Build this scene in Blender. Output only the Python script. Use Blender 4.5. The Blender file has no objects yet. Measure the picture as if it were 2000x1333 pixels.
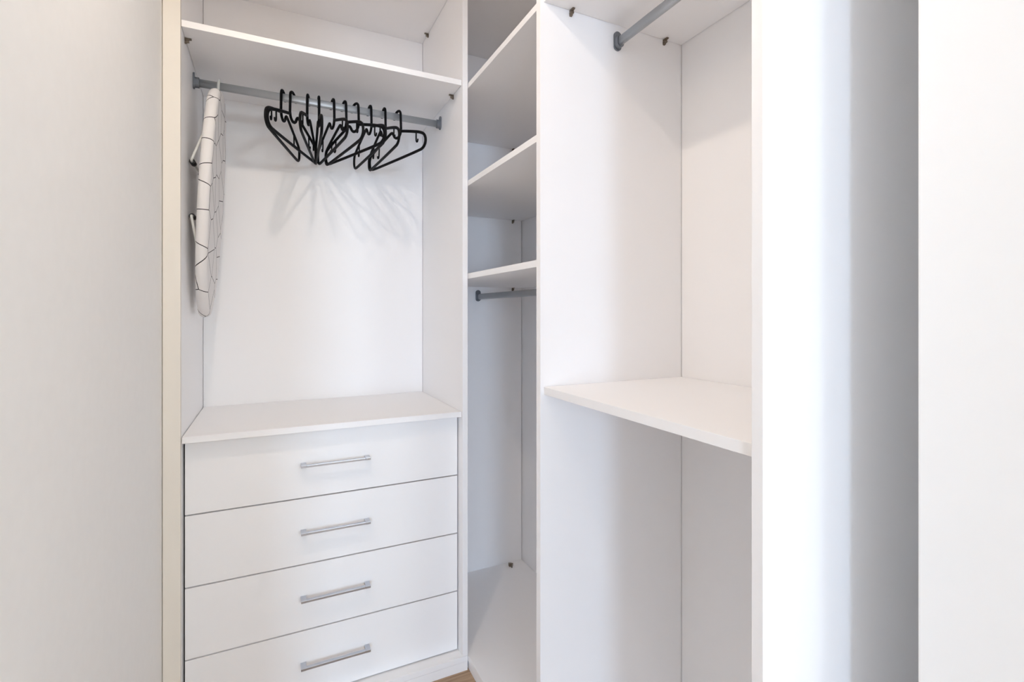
import bpy, bmesh, math, random
from mathutils import Vector, Matrix

random.seed(4)
S = 1.25                      # metres per unit of camera height (all plan numbers below are in that unit)
scene = bpy.context.scene
C = scene.collection

# ------------------------------------------------------------------ camera
cam_d = bpy.data.cameras.new('camera')
cam = bpy.data.objects.new('camera', cam_d)
C.objects.link(cam)
cam.location = (0, 0, S)
cam.rotation_euler = (math.pi / 2, 0, -math.atan2(0.43676, 0.89958))
cam_d.sensor_width = 36
cam_d.lens = 969.05 / 2000 * 36
cam_d.shift_y = -55.9 / 2000
cam_d.clip_start = 0.01
scene.camera = cam

# ------------------------------------------------------------------ light and exposure
scene.view_settings.view_transform = 'Standard'
scene.view_settings.look = 'None'
scene.view_settings.gamma = 1
scene.view_settings.use_curve_mapping = False
scene.view_settings.exposure = -0.04
scene.cycles.max_bounces = 14
scene.cycles.diffuse_bounces = 12      # white boards all around: light needs many bounces
scene.cycles.glossy_bounces = 3
scene.cycles.use_light_tree = False
LAMP_COL = (1.0, 0.85, 0.715)
LAMP_W = 7.2
DAY_COL = (0.59, 0.765, 1.0)
DAY_POWER = 235.0
FILL_W = 127.0  # fill lamp added in the unseen bedroom
FILL_COL = (0.80, 0.92, 1.0)
FILL_POS = (1.0, -3.0, 0.72)
DAY2_POWER = 0.0
LAMP_POS = (-0.04, 0.60, 0.995)
WIN = (-1.90, -1.10, -0.90, 0.78, -5.0)      # x0, x1, z0, z1, y of the bedroom window

world = bpy.data.worlds.new('world')
scene.world = world
world.use_nodes = True
bg = world.node_tree.nodes['Background']
bg.inputs['Color'].default_value = (0.75, 0.87, 1.0, 1)
bg.inputs['Strength'].default_value = 1.0

day = bpy.data.lights.new('window_daylight', 'AREA')
day.shape = 'RECTANGLE'
day.size = (WIN[1] - WIN[0]) * S
day.size_y = (WIN[3] - WIN[2]) * S
day.energy = DAY_POWER
day.color = DAY_COL
day_o = bpy.data.objects.new('window_daylight', day)
C.objects.link(day_o)
day_o.location = ((WIN[0] + WIN[1]) / 2 * S, (WIN[4] - 0.09) * S, (1 + (WIN[2] + WIN[3]) / 2) * S)
day_o.rotation_euler = (math.pi / 2, 0, 0)     # faces +Y, into the room

# ------------------------------------------------------------------ materials
MATS = {}


def base_mat(name, col, rough=0.5, metal=0.0, spec=0.5):
    m = bpy.data.materials.new(name)
    m.use_nodes = True
    b = m.node_tree.nodes['Principled BSDF']
    b.inputs['Base Color'].default_value = (*col, 1)
    b.inputs['Roughness'].default_value = rough
    b.inputs['Metallic'].default_value = metal
    b.inputs['Specular IOR Level'].default_value = spec
    MATS[name] = m
    return m


def grain_mat(name, col, rough, var=0.03, scale=(300, 300, 25), bump=0.03, spec=0.5, metal=0.0):
    """plain colour with a fine, slightly stretched grain in value and relief"""
    m = base_mat(name, col, rough, metal, spec)
    nt = m.node_tree
    b = nt.nodes['Principled BSDF']
    tc = nt.nodes.new('ShaderNodeTexCoord')
    mp = nt.nodes.new('ShaderNodeMapping')
    mp.inputs['Scale'].default_value = scale
    nz = nt.nodes.new('ShaderNodeTexNoise')
    nz.inputs['Scale'].default_value = 1.0
    nz.inputs['Detail'].default_value = 1
    nt.links.new(tc.outputs['Object'], mp.inputs['Vector'])
    nt.links.new(mp.outputs['Vector'], nz.inputs['Vector'])
    mx = nt.nodes.new('ShaderNodeMix')
    mx.data_type = 'RGBA'
    mx.inputs['A'].default_value = (*[c * (1 - var) for c in col], 1)
    mx.inputs['B'].default_value = (*[min(1, c * (1 + var)) for c in col], 1)
    nt.links.new(nz.outputs['Fac'], mx.inputs['Factor'])
    if name not in ('melamine', 'white_paint'):      # those two are plain and even
        nt.links.new(mx.outputs['Result'], b.inputs['Base Color'])
    if bump:
        bp = nt.nodes.new('ShaderNodeBump')
        bp.inputs['Strength'].default_value = bump
        bp.inputs['Distance'].default_value = 0.001
        nt.links.new(nz.outputs['Fac'], bp.inputs['Height'])
        nt.links.new(bp.outputs['Normal'], b.inputs['Normal'])
    return m


grain_mat('melamine', (0.888, 0.882, 0.888), 0.42, 0.012, (260, 260, 14), 0.0)
grain_mat('edge_band', (0.84, 0.82, 0.79), 0.45, 0.01, (200, 200, 200), 0.0)
grain_mat('filler_paint', (0.80, 0.755, 0.68), 0.5, 0.012, (60, 60, 8), 0.0)
grain_mat('wall_paint', (0.90, 0.888, 0.865), 0.75, 0.015, (45, 45, 45), 0.0, spec=0.0)
grain_mat('white_paint', (0.87, 0.87, 0.865), 0.75, 0.012, (45, 45, 45), 0.0, spec=0.0)
grain_mat('rod_metal', (0.47, 0.49, 0.51), 0.42, 0.03, (30, 30, 30), 0.0, metal=0.55)
grain_mat('socket_metal', (0.20, 0.215, 0.24), 0.38, 0.04, (90, 90, 90), 0.0, metal=0.6)
grain_mat('handle_metal', (0.54, 0.55, 0.59), 0.3, 0.02, (90, 90, 90), 0.0, metal=1.0)
grain_mat('clip_metal', (0.22, 0.18, 0.14), 0.35, 0.08, (200, 200, 200), 0.0, metal=0.85)
grain_mat('black_plastic', (0.004, 0.004, 0.005), 0.55, 0.1, (150, 150, 150), 0.0, spec=0.15)
grain_mat('black_rubber', (0.012, 0.012, 0.012), 0.6, 0.1, (150, 150, 150), 0.02)
grain_mat('white_tube', (0.74, 0.75, 0.72), 0.35, 0.02, (100, 100, 100), 0.0)
grain_mat('dark_core', (0.09, 0.08, 0.075), 0.8, 0.1, (120, 120, 120), 0.0)


def printed_cloth():
    m = base_mat('printed_cloth', (0.80, 0.775, 0.76), 0.85, 0, 0.2)
    nt = m.node_tree
    b = nt.nodes['Principled BSDF']
    tc = nt.nodes.new('ShaderNodeTexCoord')
    mp = nt.nodes.new('ShaderNodeMapping')
    mp.inputs['Scale'].default_value = (11, 13, 1)
    mp.inputs['Location'].default_value = (0.3, 0.1, 0.0)
    vo = nt.nodes.new('ShaderNodeTexVoronoi')
    vo.voronoi_dimensions = '2D'
    vo.feature = 'DISTANCE_TO_EDGE'
    vo.inputs['Scale'].default_value = 1.0
    vo.inputs['Randomness'].default_value = 0.9
    lt = nt.nodes.new('ShaderNodeMath')
    lt.operation = 'LESS_THAN'
    lt.inputs[1].default_value = 0.016
    nt.links.new(tc.outputs['UV'], mp.inputs['Vector'])
    nt.links.new(mp.outputs['Vector'], vo.inputs['Vector'])
    nt.links.new(vo.outputs['Distance'], lt.inputs[0])
    mx = nt.nodes.new('ShaderNodeMix')
    mx.data_type = 'RGBA'
    mx.inputs['A'].default_value = (0.80, 0.775, 0.76, 1)
    mx.inputs['B'].default_value = (0.035, 0.03, 0.03, 1)
    nt.links.new(lt.outputs[0], mx.inputs['Factor'])
    nt.links.new(mx.outputs['Result'], b.inputs['Base Color'])
    nz = nt.nodes.new('ShaderNodeTexNoise')
    mp2 = nt.nodes.new('ShaderNodeMapping')
    mp2.inputs['Scale'].default_value = (40, 40, 5)
    nt.links.new(tc.outputs['Object'], mp2.inputs['Vector'])
    nt.links.new(mp2.outputs['Vector'], nz.inputs['Vector'])
    nz.inputs['Scale'].default_value = 1
    bp = nt.nodes.new('ShaderNodeBump')
    bp.inputs['Strength'].default_value = 0.5
    bp.inputs['Distance'].default_value = 0.006
    nt.links.new(nz.outputs['Fac'], bp.inputs['Height'])
    nt.links.new(bp.outputs['Normal'], b.inputs['Normal'])


printed_cloth()


def wood_floor():
    m = base_mat('oak_laminate', (0.4, 0.27, 0.17), 0.45)
    nt = m.node_tree
    b = nt.nodes['Principled BSDF']
    tc = nt.nodes.new('ShaderNodeTexCoord')
    oi = nt.nodes.new('ShaderNodeObjectInfo')
    ad = nt.nodes.new('ShaderNodeVectorMath')
    ad.operation = 'ADD'
    sc_ = nt.nodes.new('ShaderNodeVectorMath')
    sc_.operation = 'SCALE'
    sc_.inputs['Scale'].default_value = 17.0
    nt.links.new(oi.outputs['Location'], sc_.inputs[0])
    nt.links.new(tc.outputs['Object'], ad.inputs[0])
    nt.links.new(sc_.outputs['Vector'], ad.inputs[1])
    mp = nt.nodes.new('ShaderNodeMapping')
    mp.inputs['Scale'].default_value = (5, 60, 60)
    nz = nt.nodes.new('ShaderNodeTexNoise')
    nz.inputs['Scale'].default_value = 1.0
    nz.inputs['Detail'].default_value = 6
    nz.inputs['Distortion'].default_value = 0.6
    nt.links.new(ad.outputs['Vector'], mp.inputs['Vector'])
    nt.links.new(mp.outputs['Vector'], nz.inputs['Vector'])
    cr = nt.nodes.new('ShaderNodeValToRGB')
    cr.color_ramp.elements[0].position = 0.3
    cr.color_ramp.elements[0].color = (0.29, 0.18, 0.105, 1)
    cr.color_ramp.elements[1].position = 0.72
    cr.color_ramp.elements[1].color = (0.52, 0.37, 0.24, 1)
    nt.links.new(nz.outputs['Fac'], cr.inputs['Fac'])
    nt.links.new(cr.outputs['Color'], b.inputs['Base Color'])


wood_floor()




def pane_mat():
    m = bpy.data.materials.new('window_glass')
    m.use_nodes = True
    nt = m.node_tree
    out = nt.nodes['Material Output']
    tr = nt.nodes.new('ShaderNodeBsdfTransparent')
    gl = nt.nodes.new('ShaderNodeBsdfGlossy')
    gl.inputs['Roughness'].default_value = 0.02
    mx = nt.nodes.new('ShaderNodeMixShader')
    mx.inputs[0].default_value = 0.05
    nt.links.new(tr.outputs[0], mx.inputs[1])
    nt.links.new(gl.outputs[0], mx.inputs[2])
    nt.links.new(mx.outputs[0], out.inputs['Surface'])
    MATS['window_glass'] = m


pane_mat()

# ------------------------------------------------------------------ helpers
WPOS = {}                      # world origin of every object (metres)


def W(x, y, z):
    return Vector((x * S, y * S, (z + 1) * S))


def thing(name, at, label, cat, group=None):
    o = bpy.data.objects.new(name, None)
    o.empty_display_size = 0.05
    C.objects.link(o)
    o.location = W(*at)
    WPOS[o.name] = W(*at)
    o['label'] = label
    o['category'] = cat
    if group:
        o['group'] = group
    return o


def link(name, mesh, mat, centre, parent=None, rot=None):
    """centre in metres, world"""
    o = bpy.data.objects.new(name, mesh)
    C.objects.link(o)
    if not mesh.materials:
        mesh.materials.append(MATS[mat])
    WPOS[o.name] = Vector(centre)
    if parent:
        o.parent = parent
        o.location = Vector(centre) - WPOS[parent.name]
    else:
        o.location = centre
    if rot:
        o.rotation_euler = rot
    return o


def bm_box(bm, x0, x1, y0, y1, z0, z1, bev=0.0):
    """metres"""
    vs = [bm.verts.new((x, y, z)) for z in (z0, z1) for y in (y0, y1) for x in (x0, x1)]
    fs = [(0, 2, 3, 1), (4, 5, 7, 6), (0, 1, 5, 4), (2, 6, 7, 3), (0, 4, 6, 2), (1, 3, 7, 5)]
    faces = [bm.faces.new([vs[i] for i in f]) for f in fs]
    if bev:
        es = set(e for f in faces for e in f.edges)
        bmesh.ops.bevel(bm, geom=list(es), offset=bev, segments=2, affect='EDGES', profile=0.6)


def box(name, x0, x1, y0, y1, z0, z1, mat, parent=None, bev=0.0007):
    """plan units; origin at the box's centre"""
    c = W((x0 + x1) / 2, (y0 + y1) / 2, (z0 + z1) / 2)
    hx, hy, hz = (x1 - x0) / 2 * S, (y1 - y0) / 2 * S, (z1 - z0) / 2 * S
    bm = bmesh.new()
    bm_box(bm, -hx, hx, -hy, hy, -hz, hz, bev)
    me = bpy.data.meshes.new(name)
    bm.to_mesh(me)
    bm.free()
    return link(name, me, mat, c, parent)


def struct(o):
    o['kind'] = 'structure'
    return o


def chaikin(pts, n=2, closed=False):
    for _ in range(n):
        out = []
        m = len(pts)
        if not closed:
            out.append(pts[0])
        for i in range(m if closed else m - 1):
            a, b = Vector(pts[i]), Vector(pts[(i + 1) % m])
            if closed or i > 0:
                out.append(a * 0.75 + b * 0.25)
            if closed or i < m - 2:
                out.append(a * 0.25 + b * 0.75)
        if not closed:
            out.append(pts[-1])
        pts = [Vector(p) for p in out]
    return [Vector(p) for p in pts]


def bm_tube(bm, pts, r, seg=8, closed=False, caps=True, rb=None):
    """round tube along pts (metres)"""
    n = len(pts)
    rings = []
    up = None
    for i in range(n):
        if closed:
            t = (pts[(i + 1) % n] - pts[i - 1]).normalized()
        else:
            t = (pts[min(i + 1, n - 1)] - pts[max(i - 1, 0)]).normalized()
        if up is None:
            ref = Vector((0, 0, 1)) if abs(t.z) < 0.9 else Vector((1, 0, 0))
            up = (ref - t * ref.dot(t)).normalized()
        else:
            up = (up - t * up.dot(t)).normalized()
        sd = t.cross(up)
        ring = []
        for k in range(seg):
            a = 2 * math.pi * k / seg
            ring.append(bm.verts.new(pts[i] + up * (math.cos(a) * r) + sd * (math.sin(a) * (rb or r))))
        rings.append(ring)
    for i in range(n if closed else n - 1):
        A, B = rings[i], rings[(i + 1) % n]
        off = 0
        if closed and i == n - 1:
            best = 1e9
            for k in range(seg):
                d = (A[0].co - B[k].co).length
                if d < best:
                    best, off = d, k
        for k in range(seg):
            f = bm.faces.new((A[k], A[(k + 1) % seg], B[(k + 1 + off) % seg], B[(k + off) % seg]))
            f.smooth = True
    if caps and not closed:
        bm.faces.new(list(reversed(rings[0])))
        bm.faces.new(rings[-1])


def mesh_from(bm, name):
    bmesh.ops.recalc_face_normals(bm, faces=bm.faces[:])
    me = bpy.data.meshes.new(name)
    bm.to_mesh(me)
    bm.free()
    return me


# ------------------------------------------------------------------ plan numbers
YF, YB = 1.3012, 1.705          # front and back of the left unit
XL, XR, XO = -0.1797, 0.4792, 0.4942   # left unit: inner left, inner right, outer right face
T = 0.0148                      # board thickness
XW = -0.2135                    # closet's left wall
XF, XB = 0.4942, 0.8765         # front and back of the side units
YC = 1.718                      # back of the corner unit
YD0, YD1 = 0.8852, 0.9025       # divider panel
YR0, YR1 = 0.3762, 0.3908       # end panel of the right unit
ZT = 0.944                      # underside of the top boards
ZS = 0.635                      # underside of the upper shelves
ZC = 1.085                      # ceiling
ZFB = -0.9594                   # top of the bottom boards
g = 0.0007                      # assembly gap

# ------------------------------------------------------------------ setting
fl = struct(box('floor', -2.45, 1.75, -5.1, 1.85, -1.06, -1.012, 'dark_core', bev=0))
pw, pl = 0.145, 1.0             # laminate boards run along X
y = -0.30
row = 0
plank_meshes = {}


def plank(x0, x1, y0, y1):
    key = (round(x1 - x0, 4), round(y1 - y0, 4))
    c = W((x0 + x1) / 2, (y0 + y1) / 2, -1.006)
    if key not in plank_meshes:
        bm = bmesh.new()
        bm_box(bm, -key[0] / 2 * S, key[0] / 2 * S, -key[1] / 2 * S, key[1] / 2 * S, -0.006 * S, 0.006 * S, 0.0006)
        plank_meshes[key] = mesh_from(bm, 'plank')
    link('plank', plank_meshes[key], 'oak_laminate', c, fl)


while y < 1.39:
    y1 = min(y + pw, 1.80)
    xe = 0.60 if y < 0.29 else 0.905
    x = -0.2125
    first = pl * (0.35 + 0.61 * row % 0.6)
    while x < xe - 0.01:
        x1 = min(x + first, xe)
        first = pl
        plank(x, x1 - 0.0008, y, y1 - 0.0008)
        x = x1
    y = y1
    row += 1
# boards of the bedroom behind the camera (never in view): one plain strip per side
box('bedroom_boards', -2.35, 1.70, WIN[4], -0.3015, -1.012, -1.0, 'oak_laminate', fl, 0)
box('bedroom_boards', -2.35, -0.3005, -0.30, 0.195, -1.012, -1.0, 'oak_laminate', fl, 0)
box('bedroom_boards', 0.6055, 1.70, -0.30, 0.195, -1.012, -1.0, 'oak_laminate', fl, 0)

struct(box('ceiling', -2.45, 1.75, -5.1, 1.85, ZC, ZC + 0.05, 'white_paint', bev=0))
struct(box('wall_left', XW - 0.08, XW, 0.20, 1.745, -1.0, ZC - 0.001, 'wall_paint', bev=0.002))
struct(box('wall_back', XW - 0.08, 0.985, 1.747, 1.81, -1.0, ZC - 0.001, 'white_paint', bev=0))
struct(box('wall_right', 0.908, 0.985, 0.288, 1.745, -1.0, ZC - 0.001, 'white_paint', bev=0))
struct(box('wall_front_right', 0.62, 1.70, 0.20, 0.287, -1.0, ZC - 0.001, 'white_paint', bev=0.003))
struct(box('wall_front_left', -2.35, XW - 0.081, 0.20, 0.287, -1.0, ZC - 0.001, 'white_paint', bev=0))
struct(box('wall_front_header', XW + 0.001, 0.619, 0.20, 0.287, 0.70, ZC - 0.001, 'white_paint', bev=0.003))
struct(box('wall_bedroom_left', -2.44, -2.351, WIN[4] - 0.06, 0.287, -1.0, ZC - 0.001, 'white_paint', bev=0))
struct(box('wall_bedroom_right', 1.701, 1.74, WIN[4] - 0.06, 0.287, -1.0, ZC - 0.001, 'white_paint', bev=0))
# bedroom's far wall around the window opening
wf = struct(box('wall_bedroom_far', -2.35, WIN[0] - 0.001, WIN[4] - 0.06, WIN[4], -1.0, ZC - 0.001, 'white_paint', bev=0))
struct(box('wall_bedroom_far', WIN[1] + 0.001, 1.70, WIN[4] - 0.06, WIN[4], -1.0, ZC - 0.001, 'white_paint', bev=0))
struct(box('wall_bedroom_far', WIN[0], WIN[1], WIN[4] - 0.06, WIN[4], -1.0, WIN[2] - 0.001, 'white_paint', bev=0))
struct(box('wall_bedroom_far', WIN[0], WIN[1], WIN[4] - 0.06, WIN[4], WIN[3] + 0.001, ZC - 0.001, 'white_paint', bev=0))
wn = bpy.data.objects.new('window_1', None)
C.objects.link(wn)
wn.location = W((WIN[0] + WIN[1]) / 2, WIN[4] - 0.03, WIN[2])
WPOS['window_1'] = wn.location.copy()
wn['kind'] = 'structure'
fw = 0.022
box('window_frame', WIN[0] + g, WIN[0] + fw, WIN[4] - 0.05, WIN[4] - 0.01, WIN[2] + g, WIN[3] - g, 'white_paint', wn)
box('window_frame', WIN[1] - fw, WIN[1] - g, WIN[4] - 0.05, WIN[4] - 0.01, WIN[2] + g, WIN[3] - g, 'white_paint', wn)
box('window_frame', WIN[0] + fw, WIN[1] - fw, WIN[4] - 0.05, WIN[4] - 0.01, WIN[2] + g, WIN[2] + fw, 'white_paint', wn)
box('window_frame', WIN[0] + fw, WIN[1] - fw, WIN[4] - 0.05, WIN[4] - 0.01, WIN[3] - fw, WIN[3] - g, 'white_paint', wn)
box('window_pane', WIN[0] + fw, WIN[1] - fw, WIN[4] - 0.032, WIN[4] - 0.028, WIN[2] + fw, WIN[3] - fw, 'window_glass', wn, 0)

# ------------------------------------------------------------------ shared furniture pieces


def make_clip_mesh():
    """little metal shelf support, local: fixed to the plane y=0, sticks out towards -y, top against the shelf at z=0"""
    bm = bmesh.new()
    prof = [(0, -0.0005), (-0.017, -0.0005), (-0.017, -0.003), (-0.008, -0.005), (-0.006, -0.014), (0, -0.016)]
    w = 0.0035
    a = [bm.verts.new((-w, p[0], p[1])) for p in prof]
    b = [bm.verts.new((w, p[0], p[1])) for p in prof]
    bm.faces.new(a)
    bm.faces.new(list(reversed(b)))
    n = len(prof)
    for i in range(n):
        bm.faces.new((a[i], b[i], b[(i + 1) % n], a[(i + 1) % n]))
    bm_tube(bm, [Vector((0, -0.0002, -0.009)), Vector((0, -0.011, -0.009))], 0.0045, 10)
    bmesh.ops.recalc_face_normals(bm, faces=bm.faces[:])
    return mesh_from(bm, 'shelf_clip')


CLIP = make_clip_mesh()


def clip(at, rotz, parent):
    o = link('shelf_clip', CLIP, 'clip_metal', W(*at), parent, (0, 0, rotz))
    o['label'] = 'small bronze coloured metal shelf support'
    return o


def rod_mesh(name, a, b, ry=0.0062, rz=0.0105):
    """oval tube from a to b, about its own middle (plan units)"""
    A, B = W(*a), W(*b)
    c = (A + B) / 2
    d = (B - A).normalized()
    side = d.cross(Vector((0, 0, 1)))
    bm = bmesh.new()
    seg = 24
    rings = []
    for P in (A, B):
        ring = []
        for k in range(seg):
            t = 2 * math.pi * k / seg
            cx, cz = math.cos(t), math.sin(t)
            # stadium: straight flanks, round top and bottom
            yy = ry * S * cx
            zz = (rz - ry) * S * (1 if cz >= 0 else -1) + ry * S * cz if abs(cz) > 1e-6 else 0
            ring.append(bm.verts.new(P - c + side * yy + Vector((0, 0, zz))))
        rings.append(ring)
    for k in range(seg):
        f = bm.faces.new((rings[0][k], rings[0][(k + 1) % seg], rings[1][(k + 1) % seg], rings[1][k]))
        f.smooth = True
    bm.faces.new(rings[0])
    bm.faces.new(list(reversed(rings[1])))
    return mesh_from(bm, name), c


def socket(parent, at, nrm, h=0.021, w=0.0098):
    """oval wall plate with a raised cup that carries the rod end; nrm = plan direction it faces"""
    d = Vector((nrm[0], nrm[1], 0))
    side = d.cross(Vector((0, 0, 1)))
    bm = bmesh.new()

    def plate(h_, w_, n0, n1, zc):
        seg = 28
        rr = []
        for n_ in (n0, n1):
            ring = []
            for k in range(seg):
                t = 2 * math.pi * k / seg
                cz = math.sin(t)
                zz = (h_ - w_) * (1 if cz >= 0 else -1) + w_ * cz
                ring.append(bm.verts.new((side * (w_ * math.cos(t)) + d * n_ + Vector((0, 0, zz + zc))) * S))
            rr.append(ring)
        for k in range(seg):
            bm.faces.new((rr[0][k], rr[0][(k + 1) % seg], rr[1][(k + 1) % seg], rr[1][k]))
        bm.faces.new(rr[0])
        bm.faces.new(list(reversed(rr[1])))
    plate(h, w, 0.0004, 0.0036, 0.004)
    plate(0.0135, 0.0088, 0.0036, 0.0135, 0.0)
    me = mesh_from(bm, 'rod_socket')
    o = link('rod_socket', me, 'socket_metal', W(*at), parent)
    o['label'] = 'dark grey oval rod socket'
    return o


def rod(parent, a, b, na, nb):
    d = (Vector(b) - Vector(a)).normalized()
    a2 = Vector(a) + d * 0.0045
    b2 = Vector(b) - d * 0.0045
    me, c = rod_mesh('hanging_rod', a2, b2)
    o = link('hanging_rod', me, 'rod_metal', c, parent)
    o['label'] = 'brushed metal oval hanging rod'
    socket(o, a, na)
    socket(o, b, nb)
    return o


# ------------------------------------------------------------------ left unit with drawers
lu = thing('drawer_wardrobe', (0.15, 1.5, -1.0), 'white open wardrobe with four drawers, worktop and hanging space for hangers', 'wardrobe')
box('filler_strip', XW + 0.0013, XL, YF, YF + 0.0145, -1.0, ZC - 0.02, 'filler_paint', lu)['label'] = 'cream vertical filler strip against the left wall'
box('side_panel', XL - T, XL, YF + 0.0152, YB + 0.02, ZFB + g, ZT + T, 'melamine', lu)
box('side_panel', XR, XO, YF, YB + 0.02, ZFB + g, ZC - 0.02, 'melamine', lu)
box('back_panel', XL + 0.0009, XR - 0.0010, YB, YB + 0.008, ZFB + g, ZT + T, 'melamine', lu)
box('backing', XL - T, XO, YB + 0.021, YB + 0.028, ZFB, ZT + T, 'dark_core', lu, 0)
box('top_board', XL + g, XR - g, YF + 0.008, YB - 0.0008, ZT, ZT + T, 'melamine', lu)
box('bottom_board', XL - T, XO, YF, YB + 0.02, ZFB - T, ZFB, 'melamine', lu)
box('toe_kick', XL - T, XO, YF + 0.0006, YF + 0.0146, -1.0, ZFB - T - g, 'melamine', lu)
sh = box('shelf', XL + g, XR - g, YF + 0.008, YB - 0.0010, ZS, ZS + T, 'melamine', lu)
clip((XL, 1.362, ZS), math.pi / 2, sh)
clip((XR, 1.378, ZS), -math.pi / 2, sh)
tb = [o for o in C.objects if o.name.startswith('top_board')][0]
clip((XR, 1.635, ZT), -math.pi / 2, tb)
box('worktop', XL + 0.0016, XR - g, YF + 0.0085, YB - 0.0010, -0.2925, -0.2778, 'melamine', lu)
rod(lu, (XL, 1.50, 0.5905), (XR, 1.50, 0.5905), (1, 0), (-1, 0))

YDR = 1.3356
zb = [-0.2935, -0.4622, -0.6272, -0.7915, -0.9575]
hz = [-0.3770, -0.5423, -0.7075, -0.8727]


def handle(parent, zc):
    x0, x1 = 0.0657, 0.2315
    bm = bmesh.new()
    c = W((x0 + x1) / 2, YDR, zc)
    hl = (x1 - x0) / 2 * S
    ph = 0.0031 * S
    for sgn in (-1, 1):
        a, b = sorted((sgn * hl, sgn * (hl - 0.0125 * S)))
        bm_box(bm, a, b, -0.0262 * S, -0.0003 * S, -ph, ph, 0.0008)
    bm_box(bm, -hl + 0.0126 * S, hl - 0.0126 * S, -0.0258 * S, -0.0165 * S, -ph * 0.92, ph * 0.92, 0.0009)
    me = mesh_from(bm, 'handle')
    o = link('handle', me, 'handle_metal', c, parent)
    o['label'] = 'chrome bar handle'


DX0, DX1 = XL + 0.0040, XR - 0.0038
for i in range(4):
    z1, z0 = zb[i] - 0.0017, zb[i + 1] + 0.0017
    if i == 0:
        z1 = zb[0] - 0.0004
    d = box('drawer', DX0, DX1, YDR, YDR + T, z0, z1, 'melamine', lu, 0.0005)
    bm = bmesh.new()
    c = W((DX0 + DX1) / 2, (YDR + T + 1.66) / 2, (z0 + z1) / 2)
    hx, hy, hh = (DX1 - DX0) / 2 * S - 0.014, (1.66 - YDR - T) / 2 * S - 0.0005, (z1 - z0) / 2 * S - 0.02
    bm_box(bm, -hx, -hx + 0.014, -hy, hy, -hh, hh)
    bm_box(bm, hx - 0.014, hx, -hy, hy, -hh, hh)
    bm_box(bm, -hx + 0.0142, hx - 0.0142, hy - 0.014, hy, -hh, hh)
    bm_box(bm, -hx + 0.0142, hx - 0.0142, -hy, hy - 0.0142, -hh, -hh + 0.006)
    link('drawer_box', mesh_from(bm, 'drawer_box'), 'dark_core', c, d)
    handle(d, hz[i])

# ------------------------------------------------------------------ corner unit
cu = thing('corner_wardrobe', (0.69, 1.3, -1.0), 'narrow white corner wardrobe with three shelves above a grey rod', 'wardrobe')
YS0, YS1 = YD1 + g, YC - 0.0006
box('side_panel', XO + 0.001, XB - 0.0014, YC, YC + T, -1.0, ZT + T, 'melamine', cu)
box('back_panel', XB + 0.0006, XB + 0.008, YD1 + g, YC + T, -1.0, ZT + T, 'melamine', cu)
box('backing', XB + 0.0086, XB + 0.013, YD1 + g, YC + T, -1.0, ZT + T, 'dark_core', cu, 0)
tbc = box('top_board', XO + 0.0006, XB - g, YS0, YS1, ZT + 0.008, ZT + 0.008 + T, 'melamine', cu)
box('bottom_board', XO + 0.0006, XB - g, YS0, YS1, ZFB - T, ZFB, 'melamine', cu)
box('toe_kick', XO + 0.004, XO + 0.018, YS0, 1.40, -1.0, ZFB - T - g, 'melamine', cu)
for zt in (0.6432, 0.3699, 0.1094):
    o = box('shelf', XO + 0.0022, XB - g, YS0, YS1, zt - T, zt, 'melamine', cu)
    clip((0.836, YC, zt - T), 0, o)
rod(cu, (0.693, YC, 0.058), (0.693, YD1, 0.058), (0, -1), (0, 1))

loose = link('shelf_clip', CLIP, 'clip_metal', W(0.826, 1.690, ZFB) + Vector((0, 0, 0.0056)), None, (0, math.pi / 2, math.radians(-35)))
loose.scale = (1.5, 1.5, 1.5)
loose['label'] = 'small dark metal shelf clip lying loose on the corner floor board'
loose['category'] = 'shelf clip'

# ------------------------------------------------------------------ right unit
ru = thing('open_wardrobe', (0.69, 0.64, -1.0), 'white open wardrobe bay with one deep shelf and a bare rod', 'wardrobe')
box('side_panel', XF, XB + 0.013, YD0, YD1, -1.0, ZC - 0.02, 'melamine', ru)
box('side_panel', XF, XB + 0.029, YR0, YR1, -1.0, ZC - 0.02, 'melamine', ru)
box('back_panel', XB + 0.0006, XB + 0.008, YR1 + 0.0006, YD0 - 0.0018, -1.0, ZT + T, 'melamine', ru)
box('backing', XB + 0.0086, XB + 0.013, YR1 + g, YD0 - g, -1.0, ZT + T, 'dark_core', ru, 0)
box('top_board', XF + 0.008, XB - g, YR1 + g, YD0 - g, ZT, ZT + T, 'melamine', ru)
o = box('shelf', XF + 0.0078, XB - g, YR1 + g, YD0 - g, ZS, ZS + T, 'melamine', ru)
clip((0.5665, YD0, ZS), 0, o)
clip((0.8225, YD0, ZS), 0, o)
box('shelf', XF + 0.0076, XB - 0.0004, YR1 + g, YD0 - g, -0.1680, -0.1525, 'melamine', ru)
box('bottom_board', XF + 0.001, XB - g, YR1 + g, YD0 - g, ZFB - T, ZFB, 'melamine', ru)
box('toe_kick', XF + 0.006, XF + 0.020, YR1 + g, YD0 - g, -1.0, ZFB - T - g, 'melamine', ru)
rod(ru, (0.6877, YD0, 0.5945), (0.6877, YR1, 0.5945), (0, -1), (0, 1))

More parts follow.
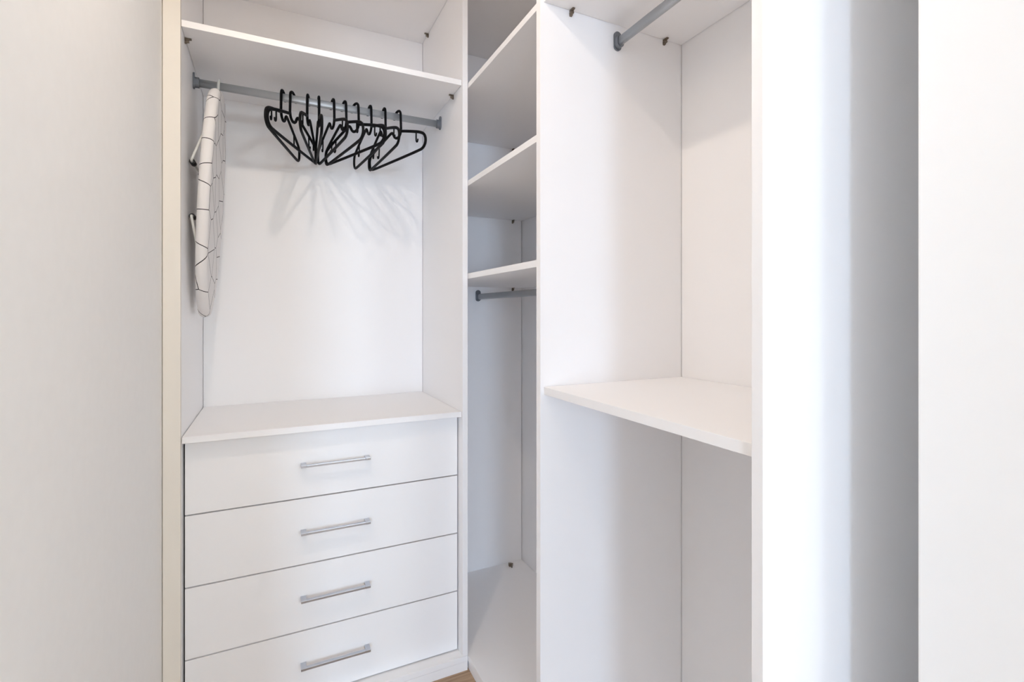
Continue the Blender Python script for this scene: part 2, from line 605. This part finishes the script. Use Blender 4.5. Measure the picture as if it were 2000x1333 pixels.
# ------------------------------------------------------------------ hangers
# profile in the hanger's own plane: (s, z); s points to the front, origin on the rod's axis height
RZ = 0.5905
frame_p = [(0.0135, 0.552), (0.0135, 0.545), (0.030, 0.541), (0.0987, 0.5215), (0.126, 0.5115), (0.139, 0.503), (0.1450, 0.490),
           (0.1430, 0.477), (0.132, 0.467), (0.114, 0.4640), (-0.142, 0.4640), (-0.166, 0.4655), (-0.178, 0.473), (-0.182, 0.488),
           (-0.180, 0.503), (-0.170, 0.514), (-0.050, 0.552), (-0.0385, 0.5535), (-0.0315, 0.547), (-0.024, 0.5355),
           (-0.012, 0.5295), (0.000, 0.5300), (0.010, 0.538)]
hook_p = [(0.0135, 0.546), (0.0125, 0.570), (0.0115, 0.592), (0.0105, 0.602), (0.005, 0.6085), (-0.004, 0.6105), (-0.015, 0.6075),
          (-0.023, 0.599), (-0.0255, 0.594), (-0.0262, 0.5888)]
strap_f = [(0.0962, 0.5225), (0.0957, 0.508), (0.0960, 0.495), (0.0995, 0.4905), (0.1040, 0.492), (0.1050, 0.4990)]
strap_b = [(-0.1180, 0.5285), (-0.1195, 0.512), (-0.1205, 0.498), (-0.1240, 0.4930), (-0.1285, 0.4945), (-0.1295, 0.5020)]


def to3(p):
    return [Vector((s * S, 0, (z - RZ) * S)) for s, z in p]


def hanger_meshes():
    out = {}
    bm = bmesh.new()
    bm_tube(bm, chaikin(to3(frame_p), 2, True), 0.0043 * S, 8, closed=True, rb=0.0036 * S)
    out['frame'] = mesh_from(bm, 'frame')
    bm = bmesh.new()
    bm_tube(bm, chaikin(to3(hook_p), 2), 0.0036 * S, 8)
    out['hook'] = mesh_from(bm, 'hook')
    for k, p in (('front', strap_f), ('back', strap_b)):
        bm = bmesh.new()
        bm_tube(bm, chaikin(to3(p), 2), 0.0021 * S, 6)
        out['strap_' + k] = mesh_from(bm, 'strap_hook')
    for m in out.values():
        m.materials.append(MATS['black_plastic'])
    return out


HM = hanger_meshes()
hang = [(0.0246, -106.3, 'black plastic hanger furthest left, nearest the ironing board'),
        (0.0472, -114.8, 'black plastic hanger second from the left, turned most to the left'),
        (0.0904, -100.8, 'black plastic hanger third from the left, just left of the edge-on one'),
        (0.1210, -91.7, 'black plastic hanger seen edge-on as a thin upright line'),
        (0.1612, -81.8, 'black plastic hanger just right of the edge-on one, fifth from the left'),
        (0.1938, -78.6, 'black plastic hanger sixth from the left on the rod'),
        (0.2280, -68.0, 'black plastic hanger swung wide open near the middle, fourth from the right'),
        (0.2643, -83.8, 'black plastic hanger third from the right on the rod'),
        (0.3052, -85.6, 'black plastic hanger second from the right, half hidden by the last one'),
        (0.3507, -72.3, 'black plastic hanger furthest right, its whole outline showing')]
proto = None
for i, (xs, ang, lab) in enumerate(hang):
    a = math.radians(ang)
    x0 = xs - 0.0115 * math.cos(a)
    if proto is None:
        t = thing('clothes_hanger', (x0, 1.50, RZ), lab, 'hanger', 'black clothes hangers on the rod')
        for nm, key in (('frame', 'frame'), ('hook', 'hook'), ('strap_hook', 'strap_front'), ('strap_hook', 'strap_back')):
            p = bpy.data.objects.new(nm, HM[key])
            C.objects.link(p)
            p.parent = t
        proto = t
        kids = list(t.children)
    else:
        t = proto.copy()
        C.objects.link(t)
        for k in kids:
            p = k.copy()
            C.objects.link(p)
            p.parent = t
        t['label'] = lab
    t.location = W(x0, 1.50, RZ)
    t.rotation_euler = (0, 0, a)

# ------------------------------------------------------------------ ironing board hung from the rod
ZTOP, ZBOT = 0.572, -0.012
ib = thing('ironing_board', (-0.138, 1.49, ZBOT), 'small ironing board with white cover and black line pattern hanging at left', 'ironing board')
BH = (ZTOP - ZBOT)
BTH = 0.026
wid = [(0.0, 0.022), (0.015, 0.048), (0.05, 0.075), (0.10, 0.093), (0.2, 0.115), (0.35, 0.13), (0.5, 0.132), (0.65, 0.125), (0.78, 0.108),
       (0.88, 0.085), (0.95, 0.055), (0.985, 0.03), (1.0, 0.012)]


def board_mesh(scale_in, th, name):
    left = [(-w * scale_in, BH * (1 - t)) for t, w in wid]
    right = [(w * scale_in, BH * (1 - t)) for t, w in reversed(wid)]
    loop = left + right
    # densify
    pts = [Vector((p[0], p[1], 0)) for p in loop]
    pts = chaikin(pts, 2, True)
    cen = Vector((0, BH / 2, 0))
    bm = bmesh.new()
    uvl = bm.loops.layers.uv.new('cloth')
    uvs = {}
    rings = []
    steps = 9
    for k in range(steps):
        th_ = math.pi * (k / (steps - 1) - 0.5)
        xoff = th / 2 * math.sin(th_)
        ins = th / 2 * 0.9 * (1 - math.cos(th_))
        ring = []
        n = len(pts)
        for i, p in enumerate(pts):
            tg = (pts[(i + 1) % n] - pts[i - 1]).normalized()
            nr = Vector((tg.y, -tg.x, 0))
            if nr.dot(p - cen) > 0:
                nr = -nr
            q = p + nr * ins
            v = bm.verts.new((xoff * S, q.x * S, q.y * S))
            flat = p + nr * (th * 0.45) - nr * (th / 2 * (math.pi / 2 - th_))
            uvs[v] = (flat.x * S, flat.y * S)
            ring.append(v)
        rings.append(ring)
    for A, B in zip(rings, rings[1:]):
        n = len(A)
        for i in range(n):
            f = bm.faces.new((A[i], A[(i + 1) % n], B[(i + 1) % n], B[i]))
            f.smooth = True
    bm.faces.new(rings[0])
    bm.faces.new(list(reversed(rings[-1])))
    for f in bm.faces:
        for lo in f.loops:
            lo[uvl].uv = uvs[lo.vert]
    return mesh_from(bm, name)


TILT = math.atan2(0.030, BH)        # lower end hangs closer to the side panel
YAW = -math.atan2(0.009, 0.26)
ib.rotation_euler = (0, TILT, YAW)
ib.location = W(-0.1535, 1.49, ZBOT)


def ib_part(name, me, mat, label=None):
    o = bpy.data.objects.new(name, me)
    me.materials.append(MATS[mat])
    C.objects.link(o)
    o.parent = ib
    if label:
        o['label'] = label
    return o


ib_part('padded_cover', board_mesh(1.0, BTH, 'padded_cover'), 'printed_cloth', 'white cotton cover with thin black line print')


def ibp(x, y, z):
    return Vector((x, y, z)) * S


bm = bmesh.new()
zt = BH
bm_tube(bm, chaikin([ibp(0.0, 0.0, zt - 0.006), ibp(0.0, -0.001, zt + 0.018), ibp(0.0, 0.0, zt + 0.030), ibp(0.0, 0.0105, zt + 0.0365),
                     ibp(0.0, 0.021, zt + 0.029), ibp(0.0, 0.0218, zt + 0.014)], 2), 0.0032 * S, 8)
ib_part('hanging_hook', mesh_from(bm, 'hanging_hook'), 'white_tube', 'white wire hook over the rod')


def leg(z_at, z_foot, xf):
    """folded wire leg: two sides and a cross bar with black rubber sleeves"""
    bm = bmesh.new()
    ya, yb2 = -0.085, 0.085
    p = [ibp(-BTH / 2 + 0.003, ya, z_at), ibp(xf, ya, z_foot), ibp(xf + 0.001, yb2, z_foot), ibp(-BTH / 2 + 0.003, yb2, z_at)]
    bm_tube(bm, chaikin([p[0], p[0].lerp(p[1], 0.9), p[1], p[1].lerp(p[2], 0.1), p[1].lerp(p[2], 0.9), p[2], p[2].lerp(p[3], 0.1), p[3]], 2), 0.0031 * S, 8)
    lg = ib_part('folding_leg', mesh_from(bm, 'folding_leg'), 'white_tube', 'white tubular folding leg')
    for yy in (ya + 0.010, yb2 - 0.034):
        bm = bmesh.new()
        bm_tube(bm, [ibp(xf, yy, z_foot), ibp(xf, yy + 0.024, z_foot)], 0.0066 * S, 10)
        me = mesh_from(bm, 'rubber_foot')
        me.materials.append(MATS['black_rubber'])
        f = bpy.data.objects.new('rubber_foot', me)
        C.objects.link(f)
        f.parent = lg
        f['label'] = 'black rubber foot'


leg(0.445 - ZBOT, 0.364 - ZBOT, -0.035)
leg(0.150 - ZBOT, 0.232 - ZBOT, -0.0285)

# ------------------------------------------------------------------ ceiling lamp of the closet (above the frame)
lp = thing('ceiling_lamp', (LAMP_POS[0], LAMP_POS[1], LAMP_POS[2]), 'small white cylinder downlight on the closet ceiling', 'lamp')


def lathe(name, prof, mat, parent, at):
    bm = bmesh.new()
    seg = 28
    rings = []
    for r, z in prof:
        rings.append([bm.verts.new((r * math.cos(2 * math.pi * k / seg), r * math.sin(2 * math.pi * k / seg), z)) for k in range(seg)])
    for A, B in zip(rings, rings[1:]):
        for k in range(seg):
            f = bm.faces.new((A[k], A[(k + 1) % seg], B[(k + 1) % seg], B[k]))
            f.smooth = True
    bm.faces.new(list(reversed(rings[0])))
    bm.faces.new(rings[-1])
    return link(name, mesh_from(bm, name), mat, W(*at), parent)


zc = (ZC - LAMP_POS[2]) * S - 0.001
lathe('housing', [(0.050, 0.006), (0.055, 0.008), (0.055, zc - 0.006), (0.050, zc)], 'white_tube', lp, LAMP_POS)
lathe('trim_ring', [(0.046, 0.0055), (0.056, 0.0055), (0.056, 0.002), (0.046, 0.002)], 'rod_metal', lp, LAMP_POS)


def glow(name, at, radius, watts, col, parent, down=False):
    l = bpy.data.lights.new(name, 'AREA' if down else 'POINT')
    l.energy = watts
    if down:
        l.shape = 'DISK'
        l.size = radius * 2
    else:
        l.shadow_soft_size = radius
    l.color = col
    o = bpy.data.objects.new(name, l)
    C.objects.link(o)
    o.parent = parent
    o.location = W(*at) - WPOS[parent.name]


glow('downlight', LAMP_POS, 0.035, LAMP_W, LAMP_COL, lp, True)

# unseen pendant added behind the camera as frontal fill for the closet
gr = 0.24
rp = thing('fill_pendant', FILL_POS, 'unseen white pendant added in the bedroom as fill light', 'lamp')
zc = (ZC - FILL_POS[2]) * S - 0.001
glow('fill_light', FILL_POS, gr + 0.003, FILL_W, FILL_COL, rp)
lathe('ceiling_plate', [(0.006, gr + 0.03), (0.006, zc - 0.03), (0.05, zc - 0.02), (0.055, zc)], 'white_tube', rp, FILL_POS)
lathe('lamp_holder', [(0.026, gr + 0.005), (0.026, gr + 0.027), (0.006, gr + 0.0295)], 'white_tube', rp, FILL_POS)
lathe('shade', [(0.028, gr + 0.018), (0.23, gr + 0.008), (0.27, gr - 0.03), (0.273, gr - 0.03), (0.232, gr + 0.012), (0.028, gr + 0.022)], 'white_tube', rp, FILL_POS)
